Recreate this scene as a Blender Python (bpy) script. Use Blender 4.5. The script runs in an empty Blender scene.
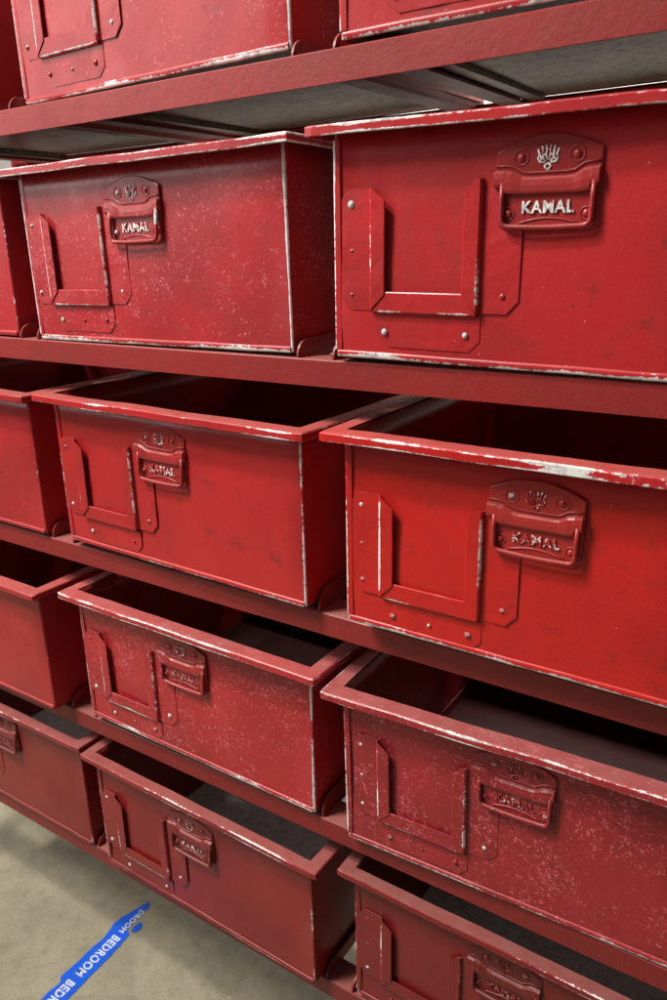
import bpy, bmesh, math, random
from mathutils import Vector, Matrix, noise

scene = bpy.context.scene
COL = scene.collection
W, H, T = 0.42, 0.2011, 0.0095          # bin width, wall height, rim height
DEPTH = 0.425
FLOOR = -1.45

# ------------------------------------------------------------------ materials
def new_mat(name):
    m = bpy.data.materials.new(name); m.use_nodes = True
    nt = m.node_tree; nt.nodes.clear()
    return m, nt, nt.nodes, nt.links

class G:
    """tiny node graph helper"""
    def __init__(s, nt): s.nt = nt; s.n = nt.nodes; s.l = nt.links
    def node(s, t, **kw):
        n = s.n.new(t)
        for k, v in kw.items(): setattr(n, k, v)
        return n
    def put(s, sock, v):
        if hasattr(v, 'is_output') or isinstance(v, bpy.types.NodeSocket): s.l.new(v, sock)
        else: sock.default_value = v
    def math(s, op, a, b=0.0, clamp=False):
        n = s.node('ShaderNodeMath', operation=op, use_clamp=clamp)
        s.put(n.inputs[0], a); s.put(n.inputs[1], b); return n.outputs[0]
    def mix(s, f, a, b):
        n = s.node('ShaderNodeMix', data_type='RGBA')
        s.put(n.inputs[0], f); s.put(n.inputs[6], a); s.put(n.inputs[7], b); return n.outputs[2]
    def noise(s, vec, scale, detail=2.0, rough=0.5, dist=0.0):
        n = s.node('ShaderNodeTexNoise'); s.put(n.inputs['Vector'], vec)
        n.inputs['Scale'].default_value = scale; n.inputs['Detail'].default_value = detail
        n.inputs['Roughness'].default_value = rough; n.inputs['Distortion'].default_value = dist
        return n.outputs[0]
    def ramp(s, v, lo, hi):
        n = s.node('ShaderNodeMapRange', interpolation_type='SMOOTHSTEP'); s.put(n.inputs[0], v)
        s.put(n.inputs[1], lo); s.put(n.inputs[2], hi); return n.outputs[0]

def red_paint(name, bright, dark, dim_coat, rough, bump=0.25, grime=0.5, crim=None, low=1.15, fin=0.50, flecks=1.0, dusty=0.7):
    """old sprayed enamel. object colour: R speckle, G wear, B how brown the coat is"""
    m, nt, N, L = new_mat(name); g = G(nt)
    tc = g.node('ShaderNodeTexCoord'); oi = g.node('ShaderNodeObjectInfo')
    sep = g.node('ShaderNodeSeparateColor'); L.new(oi.outputs['Color'], sep.inputs[0])
    speck, wearamt, brown_dim = sep.outputs[0], sep.outputs[1], sep.outputs[2]
    off = g.node('ShaderNodeCombineXYZ')
    g.put(off.inputs[0], g.math('MULTIPLY', oi.outputs['Random'], 37.0)); g.put(off.inputs[1], g.math('MULTIPLY', oi.outputs['Random'], 91.0))
    va = g.node('ShaderNodeVectorMath', operation='ADD'); L.new(tc.outputs['Object'], va.inputs[0]); L.new(off.outputs[0], va.inputs[1])
    P = va.outputs[0]
    big = g.noise(P, 7.0, 4.0, 0.6); mid = g.noise(P, 34.0, 5.0, 0.65); fine = g.noise(P, 420.0, 3.0, 0.6)
    col = g.mix(g.ramp(big, 0.35, 0.68), bright + (1,), dark + (1,))
    if crim:
        cr = g.mix(g.ramp(big, 0.35, 0.68), (crim[0], crim[1], crim[2], 1), (crim[0] * 0.72, crim[1] * 0.75, crim[2] * 0.75, 1))
        col = g.mix(g.math('SUBTRACT', 1.0, oi.outputs['Alpha']), col, cr)
    col = g.mix(brown_dim, col, dim_coat + (1,))
    # grimy smudges
    smudge = g.math('MULTIPLY', g.ramp(mid, 0.57, 0.78), grime)
    col = g.mix(smudge, col, (0.10, 0.018, 0.016, 1))
    # small dark pits
    vor = g.node('ShaderNodeTexVoronoi'); L.new(P, vor.inputs['Vector']); vor.inputs['Scale'].default_value = 30.0
    pit = g.math('MULTIPLY', g.math('LESS_THAN', vor.outputs['Distance'], 0.045), 0.75)
    col = g.mix(pit, col, (0.09, 0.03, 0.03, 1))
    # speckle: small irregular chips of the pale undercoat, grouped in flocks
    n2 = g.noise(P, 330.0, 2.0, 0.6, 0.6); clus = g.noise(P, 17.0, 3.0, 0.6)
    fl1 = g.noise(P, 215.0, 2.5, 0.7, 1.0); fl2 = g.noise(P, 60.0, 4.0, 0.8, 0.8)
    lvl = g.math('ADD', g.math('MULTIPLY', g.math('SUBTRACT', clus, 0.5), 0.38), g.math('ADD', g.math('MULTIPLY', fl1, 0.85), g.math('MULTIPLY', fl2, 0.30)))
    thr = g.math('SUBTRACT', 0.775, g.math('MULTIPLY', speck, 0.142))
    sp = g.ramp(g.math('SUBTRACT', lvl, thr), 0.0, 0.05)
    sp = g.math('MULTIPLY', sp, g.math('MULTIPLY', g.ramp(speck, 0.05, 0.3), flecks))
    spc = g.mix(g.ramp(n2, 0.45, 0.65), (0.55, 0.035, 0.065, 1), (0.70, 0.24, 0.26, 1))
    col = g.mix(g.math('MULTIPLY', sp, 0.65), col, spc)
    grain = g.noise(P, 900.0, 2.0, 0.8)
    col = g.mix(g.math('MULTIPLY', g.ramp(grain, 0.48, 0.75), 0.20), col, (0.66, 0.09, 0.08, 1))
    col = g.mix(g.math('MULTIPLY', g.ramp(grain, 0.48, 0.25), 0.30), col, (0.12, 0.006, 0.006, 1))
    # single bright nicks everywhere
    v3 = g.node('ShaderNodeTexVoronoi'); L.new(P, v3.inputs['Vector']); v3.inputs['Scale'].default_value = 58.0
    nick = g.math('LESS_THAN', g.math('ADD', v3.outputs['Distance'], g.math('MULTIPLY', n2, 0.05)), 0.062)
    nick = g.math('MULTIPLY', nick, g.ramp(g.noise(P, 11.0), 0.45, 0.62))
    col = g.mix(g.math('MULTIPLY', nick, 0.6), col, (0.75, 0.42, 0.40, 1))
    # worn edges
    at = g.node('ShaderNodeAttribute', attribute_name='wear')
    lo = g.noise(P, 10.0, 4.0, 0.65); fi = g.noise(P, 240.0, 4.0, 0.7)
    e = g.math('MULTIPLY', at.outputs['Fac'], g.math('ADD', g.math('MULTIPLY', wearamt, 0.62), 0.20))
    s = g.math('ADD', e, g.math('ADD', g.math('MULTIPLY', lo, low), g.math('MULTIPLY', fi, fin)))
    chip = g.math('MULTIPLY', g.ramp(s, 1.38, 1.43), g.ramp(at.outputs['Fac'], 0.15, 0.5))
    halo = g.math('MULTIPLY', g.ramp(s, 1.20, 1.38), g.ramp(at.outputs['Fac'], 0.05, 0.4))
    col = g.mix(g.math('MULTIPLY', halo, 0.45), col, (0.56, 0.035, 0.06, 1))
    white = g.mix(g.ramp(g.math('ADD', g.noise(P, 95.0, 3.0, 0.6), g.math('MULTIPLY', g.ramp(at.outputs['Fac'], 0.98, 1.2), 0.13)), 0.46, 0.70), (0.80, 0.77, 0.75, 1), (0.40, 0.40, 0.42, 1))
    col = g.mix(chip, col, white)
    # dust that lies on what faces up
    geo = g.node('ShaderNodeNewGeometry'); sn = g.node('ShaderNodeSeparateXYZ'); L.new(geo.outputs['Normal'], sn.inputs[0])
    dust = g.math('MULTIPLY', g.ramp(sn.outputs[2], 0.6, 1.0), g.math('MULTIPLY', g.math('ADD', g.math('MULTIPLY', mid, 0.5), 0.10), dusty), True)
    col = g.mix(dust, col, (0.42, 0.27, 0.24, 1))
    b = g.node('ShaderNodeBsdfPrincipled'); L.new(col, b.inputs['Base Color'])
    r = g.math('ADD', g.math('ADD', g.math('MULTIPLY', mid, 0.24), g.math('MULTIPLY', big, 0.28)), rough - 0.27)
    r = g.math('ADD', r, g.math('MULTIPLY', dust, 0.4)); g.put(b.inputs['Roughness'], g.math('ADD', r, g.math('MULTIPLY', chip, 0.2)))
    b.inputs['Specular IOR Level'].default_value = 0.38
    hgt = g.math('ADD', g.math('MULTIPLY', fine, 0.25), g.math('MULTIPLY', g.noise(P, 150.0, 2.0), 0.6))
    hgt = g.math('SUBTRACT', hgt, g.math('MULTIPLY', chip, 0.6))
    hgt = g.math('ADD', hgt, g.math('MULTIPLY', sp, 0.25))
    bp = g.node('ShaderNodeBump'); bp.inputs['Strength'].default_value = bump; bp.inputs['Distance'].default_value = 0.0008
    L.new(hgt, bp.inputs['Height']); L.new(bp.outputs[0], b.inputs['Normal'])
    o = g.node('ShaderNodeOutputMaterial'); L.new(b.outputs[0], o.inputs[0]); return m

RED = red_paint('red_enamel', (0.54, 0.012, 0.008), (0.40, 0.009, 0.007), (0.108, 0.009, 0.008), 0.36, 0.3, 0.55, (0.41, 0.026, 0.034))
RAILRED = red_paint('rail_enamel', (0.30, 0.021, 0.019), (0.23, 0.017, 0.016), (0.16, 0.013, 0.012), 0.46, 0.6, 0.5)
FITRED = red_paint('fitting_enamel', (0.38, 0.026, 0.022), (0.30, 0.020, 0.017), (0.080, 0.008, 0.007), 0.34, 0.25, 0.4, (0.33, 0.022, 0.027))

def steel(name, c1, c2, rough, metal=0.6):
    m, nt, N, L = new_mat(name); g = G(nt)
    tc = g.node('ShaderNodeTexCoord'); P = tc.outputs['Object']
    a = g.noise(P, 12.0, 6.0, 0.7); b_ = g.noise(P, 110.0, 4.0, 0.7, 0.8)
    col = g.mix(g.ramp(a, 0.35, 0.65), c1 + (1,), c2 + (1,))
    col = g.mix(g.math('MULTIPLY', g.ramp(b_, 0.50, 0.64), 0.72), col, (0.075, 0.06, 0.045, 1) if metal > 0.1 else (0.35, 0.32, 0.33, 1))
    b = g.node('ShaderNodeBsdfPrincipled'); L.new(col, b.inputs['Base Color'])
    b.inputs['Metallic'].default_value = metal
    g.put(b.inputs['Roughness'], g.math('ADD', g.math('MULTIPLY', b_, 0.3), rough - 0.15))
    bp = g.node('ShaderNodeBump'); bp.inputs['Strength'].default_value = 0.3; bp.inputs['Distance'].default_value = 0.001
    L.new(g.math('ADD', b_, a), bp.inputs['Height']); L.new(bp.outputs[0], b.inputs['Normal'])
    o = g.node('ShaderNodeOutputMaterial'); L.new(b.outputs[0], o.inputs[0]); return m
STEEL = steel('bare_sheet_steel', (0.29, 0.255, 0.195), (0.15, 0.13, 0.10), 0.42, 0.5)

GREYPAN = steel('grey_pan_floor', (0.85, 0.82, 0.86), (0.72, 0.68, 0.72), 0.6, 0.0)

def rivet_mat():
    m, nt, N, L = new_mat('rivet_head'); g = G(nt)
    tc = g.node('ShaderNodeTexCoord'); oi = g.node('ShaderNodeObjectInfo')
    sep = g.node('ShaderNodeSeparateColor'); L.new(oi.outputs['Color'], sep.inputs[0])
    n = g.noise(tc.outputs['Object'], 420.0, 3.0, 0.6)
    bare = g.ramp(g.math('ADD', g.math('MULTIPLY', n, 0.6), sep.outputs[1]), 0.82, 0.92)
    col = g.mix(sep.outputs[2], (0.34, 0.022, 0.020, 1), (0.16, 0.024, 0.02, 1))
    col = g.mix(bare, col, (0.60, 0.56, 0.56, 1))
    b = g.node('ShaderNodeBsdfPrincipled'); L.new(col, b.inputs['Base Color']); b.inputs['Roughness'].default_value = 0.35
    o = g.node('ShaderNodeOutputMaterial'); L.new(b.outputs[0], o.inputs[0]); return m
RIVET = rivet_mat()
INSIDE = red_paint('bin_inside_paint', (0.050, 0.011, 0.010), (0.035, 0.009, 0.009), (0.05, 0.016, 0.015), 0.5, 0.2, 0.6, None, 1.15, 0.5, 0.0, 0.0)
LETTER = red_paint('raised_lettering_enamel', (0.38, 0.026, 0.022), (0.30, 0.020, 0.017), (0.10, 0.017, 0.013), 0.36, 0.25, 0.4, (0.31, 0.018, 0.025), 0.45, 1.20, 0.3)

def concrete(name, c1, c2, c3, rough):
    m, nt, N, L = new_mat(name); g = G(nt)
    tc = g.node('ShaderNodeTexCoord'); P = tc.outputs['Object']
    a = g.noise(P, 8.0, 7.0, 0.7); b_ = g.noise(P, 40.0, 5.0, 0.7); f = g.noise(P, 260.0, 3.0, 0.7)
    col = g.mix(g.ramp(a, 0.3, 0.7), c1 + (1,), c2 + (1,))
    col = g.mix(g.math('MULTIPLY', g.ramp(b_, 0.46, 0.72), 0.45), col, c3 + (1,))
    col = g.mix(g.math('MULTIPLY', g.ramp(f, 0.5, 0.68), 0.55), col, (0.12, 0.105, 0.08, 1))
    v = g.node('ShaderNodeTexVoronoi'); L.new(P, v.inputs['Vector']); v.inputs['Scale'].default_value = 13.0
    ch = g.math('LESS_THAN', g.math('ADD', v.outputs['Distance'], g.math('MULTIPLY', b_, 0.06)), 0.075)
    col = g.mix(g.math('MULTIPLY', ch, 0.5), col, (0.50, 0.45, 0.36, 1))
    b = g.node('ShaderNodeBsdfPrincipled'); L.new(col, b.inputs['Base Color'])
    g.put(b.inputs['Roughness'], g.math('ADD', g.math('MULTIPLY', b_, 0.3), rough))
    bp = g.node('ShaderNodeBump'); bp.inputs['Strength'].default_value = 0.25; bp.inputs['Distance'].default_value = 0.002
    L.new(g.math('ADD', b_, f), bp.inputs['Height']); L.new(bp.outputs[0], b.inputs['Normal'])
    o = g.node('ShaderNodeOutputMaterial'); L.new(b.outputs[0], o.inputs[0]); return m
CONC = concrete('worn_concrete', (0.33, 0.296, 0.21), (0.235, 0.21, 0.145), (0.15, 0.132, 0.092), 0.36)
PLASTER = concrete('pale_wall_paint', (0.72, 0.70, 0.66), (0.68, 0.66, 0.62), (0.62, 0.60, 0.56), 0.6)

def tape_mat(name, c, c2, thr):
    m, nt, N, L = new_mat(name); g = G(nt)
    tc = g.node('ShaderNodeTexCoord'); P = tc.outputs['Object']
    n = g.noise(P, 90.0, 4.0, 0.7); n2 = g.noise(P, 25.0, 3.0)
    col = g.mix(g.ramp(n, thr, thr + 0.08), c + (1,), c2 + (1,))
    b = g.node('ShaderNodeBsdfPrincipled'); L.new(col, b.inputs['Base Color']); b.inputs['Roughness'].default_value = 0.38
    bp = g.node('ShaderNodeBump'); bp.inputs['Strength'].default_value = 0.8; bp.inputs['Distance'].default_value = 0.003
    L.new(n2, bp.inputs['Height']); L.new(bp.outputs[0], b.inputs['Normal'])
    o = g.node('ShaderNodeOutputMaterial'); L.new(b.outputs[0], o.inputs[0]); return m
TAPE_BLUE = tape_mat('blue_tape_film', (0.006, 0.090, 0.62), (0.03, 0.15, 0.60), 0.62)
TAPE_INK = tape_mat('white_tape_print', (0.60, 0.64, 0.74), (0.10, 0.20, 0.62), 0.56)

# ------------------------------------------------------------------ mesh helpers
class MB:
    def __init__(s): s.v = []; s.w = []; s.f = []; s.sm = []
    def add(s, p, w=0.0): s.v.append(tuple(p)); s.w.append(w); return len(s.v) - 1
    def face(s, ids, smooth=False): s.f.append(tuple(ids)); s.sm.append(smooth)
    def grid(s, rows, smooth=True, close=False):
        """rows: list of lists of (point, wear)"""
        ids = [[s.add(p, w) for p, w in r] for r in rows]
        for i in range(len(ids) - 1):
            n = len(ids[i]); m = n if close else n - 1
            for j in range(m):
                k = (j + 1) % n
                s.face((ids[i][j], ids[i][k], ids[i + 1][k], ids[i + 1][j]), smooth)
        return ids
    def box(s, x0, x1, y0, y1, z0, z1, w=0.0, wf=None):
        c = [s.add((x, y, z), wf(x, y, z) if wf else w) for z in (z0, z1) for y in (y0, y1) for x in (x0, x1)]
        for q in ((0, 2, 3, 1), (4, 5, 7, 6), (0, 1, 5, 4), (2, 6, 7, 3), (0, 4, 6, 2), (1, 3, 7, 5)): s.face([c[i] for i in q])
    def tube(s, pts, r, w=0.0, n=8, caps=True, flat=1.0):
        pts = [Vector(p) for p in pts]; rows = []; up = None
        for i, p in enumerate(pts):
            a = pts[max(i - 1, 0)]; b = pts[min(i + 1, len(pts) - 1)]; t = (b - a).normalized()
            if up is None:
                up = Vector((0, 1, 0)) if abs(t.y) < 0.9 else Vector((0, 0, 1))
            u = (up - t * up.dot(t)).normalized(); v = t.cross(u); up = u
            rr = r[i] if isinstance(r, (list, tuple)) else r
            rows.append([(p + u * rr * flat * math.cos(2 * math.pi * k / n) + v * rr * math.sin(2 * math.pi * k / n), w * (0.5 + 0.5 * max(0, -math.cos(2 * math.pi * k / n) * u.y * -1 if False else 1))) for k in range(n)])
        ids = s.grid(rows, True, True)
        if caps: s.face(ids[0][::-1]); s.face(ids[-1])
    def build(s, name, mat, parent=None, color=None, bevel=0, solid=0, loc=None):
        me = bpy.data.meshes.new(name); me.from_pydata(s.v, [], s.f)
        a = me.attributes.new('wear', 'FLOAT', 'POINT'); a.data.foreach_set('value', s.w)
        me.polygons.foreach_set('use_smooth', s.sm); me.materials.append(mat); me.update()
        o = bpy.data.objects.new(name, me); COL.objects.link(o)
        if parent: o.parent = parent
        if color: o.color = color
        if loc is not None: o.location = loc
        if solid:
            m = o.modifiers.new('sheet', 'SOLIDIFY'); m.thickness = solid; m.offset = -1
        if bevel:
            m = o.modifiers.new('edge', 'BEVEL'); m.width = bevel; m.segments = 2; m.limit_method = 'ANGLE'; m.angle_limit = math.radians(40)
        return o

def lerp(a, b, t): return a + (b - a) * t
def tidy(o):
    bm = bmesh.new(); bm.from_mesh(o.data); bmesh.ops.recalc_face_normals(bm, faces=bm.faces); bm.to_mesh(o.data); bm.free(); return o
def wob(x, y, z, s, amp): return noise.noise(Vector((x, y, z)) * s) * amp

def empty(name, loc, rot=(0, 0, 0)):
    o = bpy.data.objects.new(name, None); COL.objects.link(o); o.location = loc; o.rotation_euler = rot; o.empty_display_size = 0.05; return o
def tag(o, label=None, cat=None, group=None, kind=None):
    for k, v in (('label', label), ('category', cat), ('group', group), ('kind', kind)):
        if v: o[k] = v

def text_mesh(body, size, ext, bold, width=None, space=1.0):
    cu = bpy.data.curves.new('t', 'FONT'); cu.body = body; cu.size = size; cu.extrude = ext; cu.offset = bold; cu.space_character = space
    cu.resolution_u = 4
    o = bpy.data.objects.new('t', cu); COL.objects.link(o)
    dg = bpy.context.evaluated_depsgraph_get(); dg.update()
    me = bpy.data.meshes.new_from_object(o.evaluated_get(dg)); bpy.data.objects.remove(o); bpy.data.curves.remove(cu)
    xs = [v.co.x for v in me.vertices]; ys = [v.co.y for v in me.vertices]
    x0, x1, y0, y1 = min(xs), max(xs), min(ys), max(ys)
    return me, (x0, x1, y0, y1)

# ------------------------------------------------------------------ the bin
# local frame: origin = middle of the front wall's foot, x right, y to the back, z up
HW = W / 2
A_SIDE, B_FRONT = 0.0192, 0.0226

def perim(seed):
    """front-left corner round to the back; list of (x, y, wear, nx, ny)"""
    r = 0.0022; pts = []
    def seg(p, q, n, corner):
        for i in range(n):
            t = i / n; pts.append((lerp(p[0], q[0], t), lerp(p[1], q[1], t), 0.0))
    xs = [-HW + r, -HW + 0.0055] + [-HW + 0.007 + (W - 0.014) * i / 16 for i in range(1, 16)] + [HW - 0.0055, HW - r]
    for i, x in enumerate(xs): pts.append((x, 0.0, 1.0 if i in (0, len(xs) - 1) else 0.0))
    for k in (1, 2): a = -math.pi / 2 + k * math.pi / 6; pts.append((HW - r + r * math.cos(a), r + r * math.sin(a), 1.0))
    ys = [r, 0.005] + [0.007 + (DEPTH - 0.007) * i / 8 for i in range(1, 8)]
    for i, y in enumerate(ys): pts.append((HW, y, 0.6 if i == 0 else 0.0))
    for i in range(7): pts.append((HW - W * i / 6, DEPTH, 0.1))
    for y in ys[::-1]: pts.append((-HW, y, 0.9 if y == r else 0.0))
    for k in (2, 1): a = -math.pi / 2 - k * math.pi / 6; pts.append((-HW + r + r * math.cos(a), r + r * math.sin(a), 1.0))
    return pts

def body_mesh(seed):
    mb = MB(); pts = perim(seed); top = H + T - 0.0022
    zs = [(0.0, 1.0), (0.0045, 0.75), (0.008, 0.0)] + [(0.008 + (top - 0.008) * i / 8, 0.0) for i in range(1, 9)]
    rows = []
    for z, wz in zs:
        row = []
        for x, y, w in pts:
            d = 0.0
            if w == 0 and 0.008 < z < top - 0.001: d = wob(x, y + seed * 3.1, z, 8.0, 0.0028) + wob(x, y + seed * 1.7, z, 24.0, 0.0007)
            yy = y + d if y == 0 else y; xx = x + d if (abs(x) == HW and 0.01 < y < DEPTH - 0.01) else x
            row.append(((xx, yy, z), max(w, wz * (0.9 if y == 0 else (0.5 if y < 0.3 else 0.0)))))
        rows.append(row)
    mb.grid(rows, True, True)
    # inner skin and top edge
    t = 0.0012
    rows2 = []
    for (z, wz), row in zip(zs, rows):
        r2 = []
        for (p, w_), (x, y, w0) in zip(row, pts):
            cxx = max(-HW + t, min(HW - t, x)); cyy = max(t, min(DEPTH - t, y))
            r2.append(((cxx + (p[0] - x), cyy + (p[1] - y), z), 0.0))
        rows2.append(r2[::-1])
    n = len(pts)
    mb.grid(rows2, True, True)
    a = (len(zs) - 1) * n; b = len(zs) * n + (len(zs) - 1) * n
    for i in range(n):
        j = (i + 1) % n; mb.face((a + i, a + j, b + n - 1 - j, b + n - 1 - i))
    # folded foot along the front and the lapped side seam
    xs = [-HW + 0.003 + (W - 0.006) * i / 14 for i in range(15)]
    prof = [(-0.0002, 0.0062, 0.2), (-0.0016, 0.0055, 0.7), (-0.0020, 0.0040, 0.6), (-0.0020, 0.0006, 1.0), (-0.0008, -0.0006, 1.0), (0.001, -0.0006, 0.5)]
    mb.grid([[((x, py + wob(x, seed, pz, 25, 0.0005), pz + wob(x, 5 + seed, 0, 18, 0.0007)), w) for py, pz, w in prof] for x in xs], True)
    zs2 = [0.0065 + (top - 0.016) * i / 10 for i in range(11)]
    prof = [(-HW - 0.0008, 0.004, 0.8), (-HW - 0.0010, 0.0, 1.0), (-HW + 0.0004, -0.0013, 1.0), (-HW + 0.0022, -0.0014, 0.55), (-HW + 0.0068, -0.0012, 0.0), (-HW + 0.0072, 0.0004, 0.0)]
    mb.grid([[((px, py, z), w) for px, py, w in prof] for z in zs2], False)
    return mb

SEED_B2 = 2.0 + 2 * 0.61
def rim_mesh(seed, B_FRONT=0.0226):
    mb = MB(); top = H + T
    prof = [(0.0, top, 0.25), (0.3, top, 0.1), (0.80, top, 0.1), (0.93, top - 0.0002, 0.75), (1.0, top - 0.0014, 0.95), (1.0, top - 0.0040, 0.38),
            (1.0, H + 0.0034, 0.35), (1.0, H + 0.0008, 0.95), (0.96, H, 1.0), (0.90, H + 0.0006, 0.5), (0.90, top - 0.0024, 0.0), (0.0, top - 0.0022, 0.0)]
    c_in = [(-HW, 0.0), (HW, 0.0), (HW, DEPTH), (-HW, DEPTH)]
    c_out = [(-HW - A_SIDE, -B_FRONT), (HW + A_SIDE, -B_FRONT), (HW + A_SIDE, DEPTH + 0.015), (-HW - A_SIDE, DEPTH + 0.015)]
    nseg = [24, 14, 10, 14]; rows = []
    cc = []
    for e in range(4):
        i0, i1, o0, o1 = c_in[e], c_in[(e + 1) % 4], c_out[e], c_out[(e + 1) % 4]
        first = 0.008 / 0.42
        ts = [0.0, first] + [lerp(first, 1 - first, k / nseg[e]) for k in range(1, nseg[e])] + [1 - first]
        for t in ts:
            inner = (lerp(i0[0], i1[0], t), lerp(i0[1], i1[1], t)); outer = (lerp(o0[0], o1[0], t), lerp(o0[1], o1[1], t))
            row = []
            for o, z, w in prof:
                x = lerp(inner[0], outer[0], o); y = lerp(inner[1], outer[1], o)
                amp = 0.0013 if e != 2 else 0.0
                dz = wob(x, y, seed * 2.7, 11, amp) + wob(x, y, seed * 1.3, 42, amp * 0.35)
                dn = wob(x, y, seed * 5.1 + 9, 13, amp) * o
                if seed == SEED_B2 and e == 0 and o >= 0.9 and z > H + 0.0001 and -0.03 < x < 0.16:
                    w = max(w, 1.12 * min(1.0, (x + 0.03) / 0.04, (0.16 - x) / 0.03) * (0.8 + 0.5 * noise.noise(Vector((x * 28, 3, 0)))))
                if t == 0.0 and o >= 0.9: x *= 0.9965; y += 0.0012 * (1 if y < 0 else -1)
                row.append(((x + (dn if e in (1, 3) else 0), y + (dn if e in (0, 2) else 0), z + dz), w if e != 2 else w * 0.5))
            rows.append(row)
    rows.append(rows[0]); mb.grid(rows, False)
    return mb

def strip(mb, cs, hs, ws, s0, s1, n, f, seed):
    """pressed strip: cs across, hs heights, s0/s1 end positions per c; f(c, s) -> (x, z)"""
    rows = []
    for c, h, w, a, b in zip(cs, hs, ws, s0, s1):
        row = []
        for i in range(n + 1):
            s = lerp(a, b, i / n); x, z = f(c, s)
            row.append(((x - HW, -h - wob(x, z, seed, 60, 0.0005), z), w * (0.35 if i in (0, n) else 1.0)))
        rows.append(row)
    mb.grid(rows, False)

def holder_mesh(seed):
    mb = MB(); m = 0.001
    L = lambda *a: [v * m for v in a]
    hi, lo = 5.4 * m, 0.9 * m
    # left strip (c = x)
    strip(mb, L(9, 16, 19, 40.5, 42.0, 43.5, 46.0, 57.0, 57.8), [lo, lo, lo, lo, hi - .0012, hi, hi, hi, hi - .0006], [.25, 0, 0, 0, .75, .9, .12, .0, .35],
          L(55, 48.5, 46, 46, 46, 47, 50, 61, 62), L(147, 156, 156, 156, 156, 155.5, 153.6, 145, 144), 12, lambda c, s: (c, s), seed)
    # right strip
    strip(mb, L(137, 137.8, 146, 150.4, 151.7, 152.8, 178, 188.6), [hi - .0006, hi, hi, hi, hi - .0012, lo, lo, lo], [.35, .0, .25, .9, .85, 0, 0, .2],
          L(62, 61, 52.5, 48, 47, 47, 47, 58.5), L(148, 149, 158, 159, 159, 159, 159, 152), 12, lambda c, s: (c, s), seed + 1)
    # bottom strip (c = z)
    strip(mb, L(12, 22, 43.2, 44.4, 45.8, 48.8, 62.8, 63.8), [lo, lo, lo, hi - .0014, hi - .0003, hi - .0003, hi - .0003, hi - .001], [.2, 0, 0, .7, .95, .15, .05, .2],
          L(60, 46.5, 46.5, 43.5, 43, 45.7, 58, 59), L(144, 154, 154, 150, 151, 148.4, 136.5, 135.5), 12, lambda c, s: (s, c), seed + 2)
    return mb

def rivet_mesh(r=0.0032, h=0.0021):
    mb = MB(); rows = []
    for a in (1.0, 0.92, 0.7, 0.4, 0.08):
        rows.append([((r * a * math.cos(k * math.pi / 5), -h * math.sqrt(max(0, 1 - a * a * 0.97)), r * a * math.sin(k * math.pi / 5)), 0) for k in range(10)])
    ids = mb.grid(rows, True, True); mb.face(ids[-1], True); return mb
RV = None

def plate_mesh():
    """arched back plate of the handle, with dimples and a pressed arc"""
    mb = MB(); m = 0.001; out = []
    for x, z in ((168, 119.5), (166, 124), (165, 140), (164, 160), (164, 178)): out.append((x, z))
    for i in range(1, 12):
        x = lerp(164, 251, i / 12); out.append((x, 178 + 12 * math.sin(math.pi * i / 12) ** 0.9))
    for x, z in ((251, 178), (251, 160), (251, 140), (250, 124), (247, 119), (243, 117), (172, 117)): out.append((x, z))
    h = 2.6 * m; b = 0.9 * m
    cx, cz = 208, 150
    back = [mb.add((x * m - HW, -0.0003, z * m), 0.3) for x, z in out]
    fr = [mb.add((x * m - HW, -h + b * 0.5, z * m), 0.42) for x, z in out]
    fi = [mb.add(((x + (cx - x) * 0.02) * m - HW, -h, (z + (cz - z) * 0.02) * m), 0.2) for x, z in out]
    n = len(out)
    for i in range(n):
        j = (i + 1) % n
        mb.face((back[i], fr[i], fr[j], back[j])); mb.face((fr[i], fi[i], fi[j], fr[j]))
    ctr = mb.add((cx * m - HW, -h, cz * m), 0)
    for i in range(n): mb.face((fi[i], ctr, fi[(i + 1) % n]))
    for x, z, r in ((185, 173, 6.2), (231, 173.5, 6.2), (176, 130, 5.0), (241.5, 129, 5.0)):
        mb.tube([((x + r * math.cos(a * math.pi / 8)) * m - HW, -h, (z + r * math.sin(a * math.pi / 8)) * m) for a in range(17)], 0.7 * m, 0.12, 6, False)
    mb.tube([(lerp(183, 236, i / 10) * m - HW, -h, (121.5 + 4.5 * math.sin(math.pi * i / 10)) * m) for i in range(11)], 0.9 * m, 0.1, 6)
    return mb

def strap_mesh():
    mb = MB(); m = 0.001
    xs = [161, 163, 171.5, 172.5, 178, 187, 193, 208, 224, 230, 237, 243, 244, 250, 251.5]
    zt = [163, 164, 164, 164, 163, 158.5, 157.8, 157.8, 157.8, 158.5, 163, 164, 164, 164, 163]
    zb = [152, 151, 151, 146, 145.3, 145, 145, 145, 145, 145, 145.3, 146, 151, 151, 152]
    rows = []
    for i, (x, a, b) in enumerate(zip(xs, zt, zb)):
        e = 0.15 if i in (0, len(xs) - 1) else (1.0 if (x < 180 or x > 235) else 0.86)
        row = []
        for t, h, w in ((0.0, 2.4, 0.2), (0.05, 4.4, 0.35), (0.16, 6.3, 0.1), (0.5, 6.9, 0.05), (0.84, 6.9, 0.1), (0.97, 6.2, 0.5), (1.0, 5.2, 0.4), (0.97, 2.4, 0.0)):
            hh = 2.4 + (h - 2.4) * e
            row.append(((x * m - HW, -hh * m, lerp(a, b, t) * m), w))
        rows.append(row)
    mb.grid(rows, False)
    mb.tube([(x * m - HW, -2.8 * m, (z + 3.3) * m) for x, z in zip(xs[1:-1], zt[1:-1])], 1.0 * m, 0.3, 6)
    return mb

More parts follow.
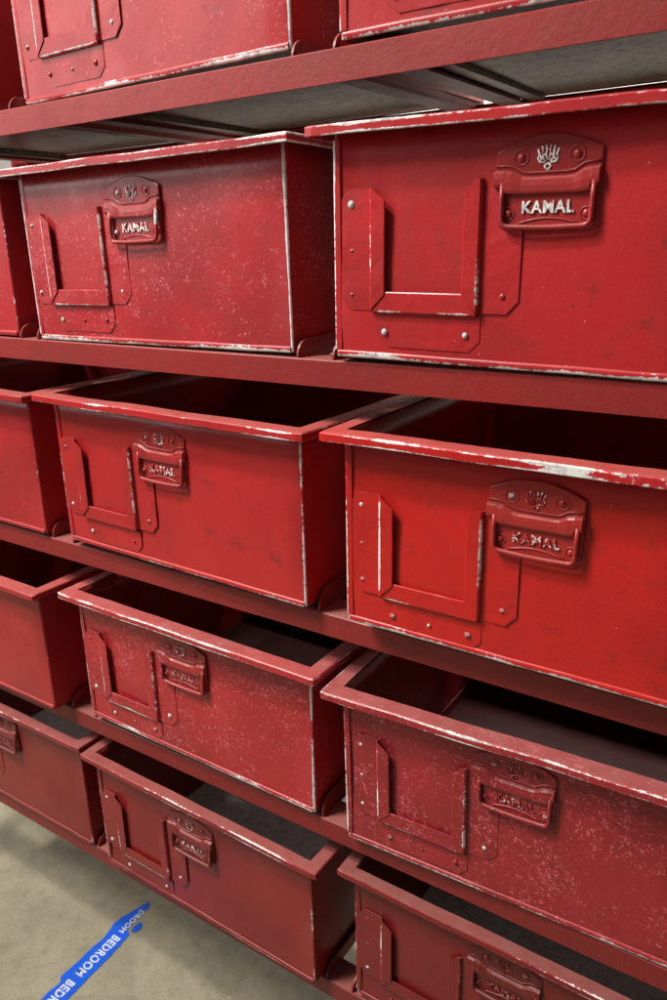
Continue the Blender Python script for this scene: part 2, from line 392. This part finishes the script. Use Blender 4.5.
def ring_mesh(tilt):
    m = 0.001; mb = MB(); P = []
    def pt(x, z): P.append((x * m - HW, -(5.0 + tilt * (152 - z) / 32) * m, z * m))
    pt(170.5, 154); pt(170.5, 140); pt(170.8, 127)
    for k in range(1, 6): a = math.pi + k * math.pi / 10; pt(176.8 + 6 * math.cos(a), 125.5 + 6 * math.sin(a))
    for k in range(1, 7): pt(lerp(177, 239, k / 7), 119.5 - 0.9 * math.sin(math.pi * k / 7))
    for k in range(0, 5): a = -math.pi / 2 + k * math.pi / 10; pt(240.2 + 6 * math.cos(a), 125.5 + 6 * math.sin(a))
    pt(246.2, 127); pt(246.4, 140); pt(246.4, 154)
    mb.tube(P, 2.3 * m, 0.42, 10); return mb

def emblem_mesh(seed):
    m = 0.001; mb = MB(); cx, cz = 207.5, 172
    random.seed(int(seed * 10))
    def stroke(ps, r=0.75):
        pts = [((cx + x) * m - HW, -2.9 * m, (cz + z) * m) for x, z in ps]
        mb.tube(pts, r * m, 0.84, 6)
    for s in (-1, 1):
        stroke([(s * 0.4, -2), (s * 1.9, 2.5), (s * 1.3, 5.5), (s * 2.0, 9.0)], 0.7)      # inner spikes
        stroke([(s * 1.6, -2.5), (s * 4.6, -0.5), (s * 4.4, 4), (s * 5.4, 8.6)], 0.8)
        stroke([(s * 4.6, -0.5), (s * 3.2, 2.0), (s * 1.9, 2.5)], 0.6)
        stroke([(s * 2.2, -3.6), (s * 6.6, -3.4), (s * 8.4, -0.5), (s * 7.2, 2.5), (s * 8.8, 6.6)], 0.8)
        stroke([(s * 6.8, -3.4), (s * 5.4, -0.8), (s * 7.2, 2.5)], 0.6)
        stroke([(0, -4.2), (s * 2.7, -6.4), (0, -9.8)], 0.85)
    return mb

def lettering(parent, color, hz):
    me, (x0, x1, y0, y1) = text_mesh('KAMAL', 1.0, 0.05, 0.022, space=1.08)
    m = 0.001; sx = 43.5 * m / (x1 - x0); sz = 9.8 * m / (y1 - y0)
    for v in me.vertices:
        x, y, z = v.co
        v.co = ((188 * m - HW) + (x - x0) * sx, -2.6 * m - 0.0007 - z * 0.012, 129.8 * m + (y - y0) * sz)
    me.transform(Matrix.Identity(4)); 
    a = me.attributes.new('wear', 'FLOAT', 'POINT')
    a.data.foreach_set('value', [0.86] * len(me.vertices))
    me.materials.clear(); me.materials.append(LETTER); me.name = 'lettering'
    o = bpy.data.objects.new('lettering', me); COL.objects.link(o); o.parent = parent; o.color = color
    return o

RIVET_MESHES = {}
def rivet(parent, x, z, y, color, big=1.0):
    if 'm' not in RIVET_MESHES:
        RIVET_MESHES['m'] = None
        o = rivet_mesh().build('rivet', RIVET); RIVET_MESHES['m'] = o.data
    else:
        o = bpy.data.objects.new('rivet', RIVET_MESHES['m']); COL.objects.link(o)
    o.parent = parent; o.location = (x * 0.001 - HW, y, z * 0.001); o.scale = (big, big, big); o.color = color
    return o

CRIM = {('A', 0): .75, ('B', 0): .7, ('C', 1): .8, ('A', 1): .85, ('B', 1): .62, ('C', 2): .7, ('A', 2): .5, ('B', 2): .12, ('C', 3): .6, ('A', 3): .7, ('B', 3): 1.0}  # crimson share per bin; pink glossy haze of the upper bins is tinted in
def make_bin(key, x0, y0, z0, yaw, roll, speck, wear, brown_dim, label, rail_gap, hoff=(0, 0), loff=(0, 0)):
    seed = {'A': 1.0, 'B': 2.0, 'C': 3.0}[key[0]] + key[1] * 0.61
    rnd = random.Random(int(seed * 100))
    root = empty('storage_bin', (x0 + HW, y0, z0), (0, -roll, yaw))
    tag(root, label, 'metal bin', 'red metal bins on the rack')
    al = 1 - CRIM.get(key, 0.5)
    c = (speck, wear, brown_dim, al)
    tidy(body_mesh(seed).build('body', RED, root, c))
    rim_mesh(seed, 0.0165 if key[1] == 4 else 0.0226).build('rim', RED, root, c)
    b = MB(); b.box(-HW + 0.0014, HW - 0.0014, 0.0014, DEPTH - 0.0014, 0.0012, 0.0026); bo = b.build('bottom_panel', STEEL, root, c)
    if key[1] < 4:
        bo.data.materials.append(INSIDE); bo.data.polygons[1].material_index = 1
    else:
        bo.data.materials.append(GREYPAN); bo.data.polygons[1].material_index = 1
    if rail_gap > 0.0025:
        for s in (-1, 1):
            r = MB(); r.box(s * (HW - 0.03) - 0.012, s * (HW - 0.03) + 0.012, 0.055, DEPTH - 0.004, -rail_gap + 0.0004, 0.0009); r.build('runner', STEEL, root, c)
    if key != ('C', 0):
        h = holder_mesh(seed).build('label_holder', RED, root, c, solid=0.0008); h.location = (loff[0], 0, loff[1])
        for x, z in ((19.5, 142.4), (20, 60), (174, 62), (56, 26), (140, 27), (19.8, 101), (98, 26)):
            if (x, z) in ((19.8, 101), (98, 26)) and rnd.random() < 0.35: continue
            rivet(h, x, z, -0.0013, (0, rnd.choice((0.3, 0.55, 0.7, 0.85)) * (0.6 + wear * 0.5), brown_dim, 1), rnd.uniform(0.7, 1.1) if z not in (101,) and x != 98 else 0.6)
        p = plate_mesh().build('handle_plate', FITRED, root, c); p.location = (hoff[0], 0, hoff[1])
        for x, z in ((185, 173), (231, 173.5), (176, 130), (241.5, 129)):
            rivet(p, x, z, -0.0026, (0, rnd.choice((0.2, 0.4, 0.6)) * (0.5 + wear * 0.6), brown_dim, 1), 1.0)
        strap_mesh().build('strap', FITRED, p, c)
        ring_mesh(rnd.uniform(0.5, 2.5)).build('pull_ring', FITRED, p, c)
        cw = (0, {('B', 1): 0.97, ('A', 1): 0.90, ('A', 2): 0.72, ('B', 2): 0.66, ('A', 3): 0.74, ('B', 3): 0.55, ('A', 4): 0.62}.get(key, 0.5), brown_dim, al)
        lettering(p, cw, 0); emblem_mesh(seed).build('emblem', LETTER, p, cw)
    return root

# rail tops: (z at x = 0, slope)
RAILS = [(-0.0076, 0.0030), (-0.2885, -0.0003), (-0.5800, 0.0), (-0.8745, 0.0040), (-1.1455, -0.0020)]
BINS = {
('A', 0): (-0.0021, 0.0182, 0.0003, -0.0280, 0.0082), ('A', 1): (-0.0097, 0.0054, -0.2853, 0.0002, 0.0077),
('A', 2): (0.0074, -0.0074, -0.5697, -0.0224, -0.0033), ('A', 3): (0.0018, -0.0037, -0.8629, 0.0006, -0.0074),
('A', 4): (-0.0016, -0.0062, -1.1425, -0.0123, -0.0043), ('B', 0): (0.4793, 0.0034, -0.0008, -0.0007, 0.0001),
('B', 1): (0.4698, 0.0000, -0.2850, 0.0049, -0.0118), ('B', 2): (0.4922, -0.0223, -0.5642, 0.0117, -0.0088),
('B', 3): (0.4738, -0.0010, -0.8706, 0.0296, 0.0088), ('B', 4): (0.4747, 0.0100, -1.1415, -0.0003, -0.0068),
('C', 0): (-0.4790, 0.0100, 0.0000, 0.0, 0.0), ('C', 1): (-0.4794, 0.0060, -0.2842, 0.0024, -0.0066),
('C', 2): (-0.4720, -0.0020, -0.5728, -0.0004, -0.0031), ('C', 3): (-0.4850, -0.0243, -0.8661, 0.0, 0.0002),
('C', 4): (-0.4719, 0.0043, -1.1418, 0.0017, -0.0019)}
# speckle, wear, brown, label
LOOK = {
('C', 0): (0.3, 0.4, 0.2, "red bin at the top left corner, only its dark right side showing"),
('A', 0): (0.65, 0.75, 0.10, "topmost row red bin, its label holder cut off by the photo's top edge"),
('B', 0): (0.35, 0.65, 0.10, "red bin at the top right corner, only its lowest front strip showing above the rail"),
('C', 1): (0.4, 0.5, 0.10, "narrow sliver of a pinkish red bin at the left edge, just under the top rail"),
('A', 1): (0.85, 0.85, 0.08, "pale pinkish speckled bin under the top rail, big white chip on its label holder"),
('B', 1): (0.12, 0.72, 0.05, "smooth red bin under the top rail, its white KAMAL lettering the clearest of all"),
('C', 2): (0.35, 0.4, 0.10, "lightly speckled open bin at the left edge, beside the smooth middle row bin"),
('A', 2): (0.12, 0.6, 0.05, "smooth red open bin with a white worn right edge, left of the brightest bin"),
('B', 2): (0.08, 0.8, 0.0, "brightest smooth red open bin, a long bare metal streak along its rim at right"),
('C', 3): (0.10, 0.35, 0.20, "plain red bin at the left edge pulled furthest forward, hiding the rail beneath it"),
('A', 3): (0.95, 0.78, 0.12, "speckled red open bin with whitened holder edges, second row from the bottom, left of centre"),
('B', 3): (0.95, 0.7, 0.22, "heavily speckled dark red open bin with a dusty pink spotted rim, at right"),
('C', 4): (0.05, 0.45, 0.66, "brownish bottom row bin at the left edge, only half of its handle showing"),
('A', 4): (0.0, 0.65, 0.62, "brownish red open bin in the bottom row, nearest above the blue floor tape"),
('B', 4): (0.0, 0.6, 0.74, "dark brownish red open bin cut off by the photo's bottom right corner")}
m_ = 0.001
HOFF = {('B', 2): ((-8, -3), (-1, -8)), ('A', 1): ((-5, -1), (-5, 0)), ('A', 2): ((-5, -2), (-5, -4)), ('A', 3): ((-1, -3), (-2, -5)),
        ('A', 4): ((-4, -7), (-3, -8)), ('B', 4): ((-4, 0), (-2, -4)), ('B', 3): ((0, 0), (3, -2)), ('C', 4): ((0, 1), (0, 0))}
HOFF = {k: ((a[0] * m_, a[1] * m_), (b[0] * m_, b[1] * m_)) for k, (a, b) in HOFF.items()}
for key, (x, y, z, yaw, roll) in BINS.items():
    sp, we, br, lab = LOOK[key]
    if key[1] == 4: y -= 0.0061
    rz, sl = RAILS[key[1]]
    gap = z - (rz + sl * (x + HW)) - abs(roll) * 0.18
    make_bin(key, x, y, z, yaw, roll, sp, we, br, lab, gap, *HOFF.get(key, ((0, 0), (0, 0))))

# ------------------------------------------------------------------ the rack
X0, X1 = -0.585, 1.02
rack = empty('shelf_rack', (0, 0, FLOOR)); tag(rack, 'dull red angle iron rack whose long rails carry all the open metal bins', 'rack')
Zr = -FLOOR
rc = (0.05, 0.25, 0.1, 1)
def rail(r, y0, dirn, hgt):
    z0, sl = RAILS[r]; mb = MB()
    if dirn < 0 and r == 0: z0, sl = -0.0057, 0.0
    if dirn < 0: z0 += (0.0042, 0.0008, 0.008, 0.001, 0.0)[r]
    fw = 0.040 if dirn > 0 else 0.0245
    prof = [(y0 + dirn * fw, 0.0, 0), (y0 + dirn * 0.004, 0.0, 0.1), (y0 + dirn * 0.0012, -0.0002, 0.45), (y0, -0.0014, 0.45), (y0, -0.005, 0.0), (y0, -hgt + 0.004, 0.0), (y0, -hgt, 0.45),
            (y0 + dirn * 0.003, -hgt, 0.2), (y0 + dirn * 0.003, -0.0032, 0.0), (y0 + dirn * fw, -0.0032, 0)]
    n = 40; rows = []
    for i in range(n + 1):
        x = lerp(X0, X1, i / n)
        rows.append([((x, y + wob(x, y, r * 3, 6, 0.0008), z + z0 + sl * x + Zr), w) for y, z, w in prof])
    ids = mb.grid(rows, False, True); mb.face(ids[0]); mb.face(ids[-1][::-1])
    c = (0.05, 0.3, 0.05 + 0.19 * r, 1)
    return tidy(mb.build('front_rail' if dirn > 0 else 'back_rail', RAILRED, rack, c))
for r in range(5):
    rail(r, 0.0018, 1, 0.0285); rail(r, 0.452, -1, 0.032)
    z0, sl = RAILS[r]
    for key, (x, y, z, yaw, roll) in BINS.items():
        if key[1] != r: continue
        for s in (-1, 1):
            # upright runner guide beside the bin: tall flange with a rounded front corner and a flat flange under the bin
            xe = (x if s < 0 else x + W) + s * 0.0055
            if s < 0 and key[0] == 'B': xe -= 0.001
            zb = z0 + sl * xe + Zr; ht = max(0.018, (z - z0) + 0.014) * (0.7 if r == 0 else 1.0); R = 0.017; mb = MB()
            out = [(0.003, 0.0003)] + [(0.003 + R - R * math.cos(k * math.pi / 12), ht - R + R * math.sin(k * math.pi / 12)) for k in range(7)] + [(0.448, ht), (0.448, 0.0003)]
            a = [mb.add((xe, yy, zz + zb), 0.25) for yy, zz in out]; b = [mb.add((xe + s * 0.0024, yy, zz + zb), 0.25) for yy, zz in out]
            n = len(out)
            for i in range(n): mb.face((a[i], b[i], b[(i + 1) % n], a[(i + 1) % n]))
            mb.face(a[::-1] if s > 0 else a); mb.face(b if s > 0 else b[::-1])
            mb.box(min(xe + s * 0.0021, xe - s * 0.028), max(xe + s * 0.0021, xe - s * 0.028), 0.0425, 0.4270, zb - 0.0035, zb - 0.0006)
            mb.box(min(xe + s * 0.0021, xe), max(xe + s * 0.0021, xe), 0.0425, 0.4270, zb - 0.0007, zb + 0.001)
            mb.build('bin_guide', RAILRED, rack, (0.0, 0.2, 0.6, 1))
for (px, sx) in ((X0 - 0.003, -1), (X1 + 0.003, 1)):
    for (py, sy) in ((-0.002, 1), (0.456, -1)):
        p = MB(); zt = 0.28 + Zr
        p.box(min(px, px + sx * 0.004), max(px, px + sx * 0.004), min(py, py + sy * 0.04), max(py, py + sy * 0.04), 0, zt)
        p.box(min(px + sx * 0.004, px + sx * 0.04), max(px + sx * 0.004, px + sx * 0.04), min(py, py + sy * 0.004), max(py, py + sy * 0.004), 0, zt)
        p.build('post', RAILRED, rack, rc)

# ------------------------------------------------------------------ floor, wall, tape
f = MB(); f.grid([[((x, y, 0), 0) for x in (-7, 7)] for y in (-6, 7)], False); f.f = [t[::-1] for t in f.f]
fl = f.build('floor', CONC, loc=(0, 0, FLOOR)); tag(fl, kind='structure')
w = MB(); w.box(-5, 5, 2.2, 2.3, 0, 4.2)
wl = w.build('wall', PLASTER, loc=(0, 0, FLOOR)); tag(wl, 'pale plain wall seen as a white chip through the gap under the top rail', 'wall')

TP = [[-0.1346, -0.0923], [-0.1364, -0.078], [-0.1334, -0.0574], [-0.1434, -0.0462], [-0.1423, -0.0094], [-0.1442, 0.0206], [-0.1425, 0.0522], [-0.1454, 0.0644], [-0.1524, 0.0912], [-0.1497, 0.1084], [-0.1386, 0.1464], [-0.1314, 0.1644], [-0.1228, 0.1536], [-0.1217, 0.1304], [-0.1205, 0.1053], [-0.1171, 0.0905], [-0.1056, 0.0853], [-0.1033, 0.0664], [-0.0994, 0.0331], [-0.0974, -0.0186], [-0.0954, -0.0463], [-0.0944, -0.0717]]
ISL = [[-0.1084, 0.0918], [-0.1126, 0.1043], [-0.11, 0.1178], [-0.1022, 0.1168], [-0.0961, 0.1063], [-0.0993, 0.0951]]
TP = [[-0.117, -0.30]] + [[-0.128, -0.16]] + TP + [[-0.086, -0.15], [-0.072, -0.295]]
tb = MB()
def slab(mb, poly, z0, z1):
    # ragged outline
    pts = []
    for i, p in enumerate(poly):
        q = poly[(i + 1) % len(poly)]
        for k in range(4):
            t = k / 4; x = lerp(p[0], q[0], t); y = lerp(p[1], q[1], t); a = 0.0012
            pts.append((x + wob(x, y, 1, 160, a), y + wob(x, y, 7, 160, a)))
    a = [mb.add((x, y, z0)) for x, y in pts]; b = [mb.add((x, y, z1)) for x, y in pts]; n = len(pts)
    mb.face(b[::-1]); mb.face(a)
    for i in range(n): mb.face((a[i], b[i], b[(i + 1) % n], a[(i + 1) % n]))
slab(tb, TP, 0, 0.0006); slab(tb, ISL, 0, 0.0006)
tape = tb.build('floor_tape', TAPE_BLUE, loc=(0, 0, FLOOR + 0.0006)); tag(tape, 'torn strip of blue printed tape stuck on the concrete floor below the rack', 'tape')
def tape_word(word, sx, sy, length, height, d=(0.034, -0.9994)):
    me, (x0, x1, y0, y1) = text_mesh(word, 1.0, 0.0, 0.03, space=1.12)
    D = Vector((d[0], d[1])).normalized(); U = Vector((-D.y, D.x))
    for v in me.vertices:
        a = (v.co.x - x0) / (x1 - x0) * length; b = (v.co.y - y0) / (y1 - y0) * height - height / 2
        v.co = (sx + D.x * a + U.x * b, sy + D.y * a + U.y * b, 0.0010)
    me.materials.clear(); me.materials.append(TAPE_INK); me.name = 'lettering'
    o = bpy.data.objects.new('lettering', me); COL.objects.link(o); o.parent = tape
tape_word('BEDROOM', -0.1215, 0.0690, 0.0975, 0.0195)
tape_word('BEDROOM', -0.1170, -0.0430, 0.0975, 0.0195)
tape_word('DROOM', -0.1262, 0.1400, 0.060, 0.0125)

# small litter chips on the floor
# ------------------------------------------------------------------ light
def area(name, loc, target, sx, sy, power, col):
    l = bpy.data.lights.new(name, 'AREA'); l.shape = 'RECTANGLE'; l.size = sx; l.size_y = sy; l.energy = power; l.color = col
    o = bpy.data.objects.new(name, l); COL.objects.link(o); o.location = loc
    d = Vector(target) - Vector(loc); o.rotation_euler = d.to_track_quat('-Z', 'Y').to_euler(); return o
area('ceiling_lamp_front', (-1.15, -1.45, 1.75), (0.3, 0, -0.1), 0.9, 0.35, 84, (1.0, 0.96, 0.90))
area('ceiling_lamp_above', (-0.75, -1.05, 2.1), (-0.1, 0.1, -1.4), 0.4, 0.2, 85, (1.0, 0.96, 0.88))
area('side_fill', (-3.0, -2.4, 1.0), (0.1, 0, 0.3), 1.4, 2.0, 46, (1.0, 0.97, 0.95))  # added soft fill from the left, lays a pale haze on the left bins
area('ceiling_lamp_behind', (0.4, 1.35, 1.9), (0.4, 1.5, -0.6), 2.4, 0.6, 150, (1.0, 0.99, 0.96))
wd = bpy.data.worlds.new('World'); scene.world = wd; wd.use_nodes = True
bg = wd.node_tree.nodes['Background']; bg.inputs[0].default_value = (0.95, 0.97, 1.0, 1); bg.inputs[1].default_value = 0.10

# ------------------------------------------------------------------ camera
cam = bpy.data.cameras.new('Camera'); co = bpy.data.objects.new('Camera', cam); COL.objects.link(co); scene.camera = co
R = [[0.8332654754623997, -0.15268599700538657, 0.5313714649102753], [0.5522870701262658, 0.27411744805295934, -0.7872983023252864], [-0.02544876369818268, 0.9494980837218178, 0.3127391076198016]]
M = Matrix(R).to_4x4(); M.translation = (0.913137708, -0.671075585, -0.172588987); co.matrix_world = M
cam.sensor_fit = 'HORIZONTAL'; cam.sensor_width = 36; cam.lens = 786.165841 / 667 * 36
cam.clip_start = 0.02; cam.clip_end = 100
cam.dof.use_dof = True; cam.dof.focus_distance = 0.86; cam.dof.aperture_fstop = 14
scene.view_settings.view_transform = 'Standard'; scene.view_settings.look = 'None'; scene.view_settings.exposure = 0.02; scene.view_settings.gamma = 1
scene.render.engine = 'CYCLES'; scene.render.resolution_x = 683; scene.render.resolution_y = 1024
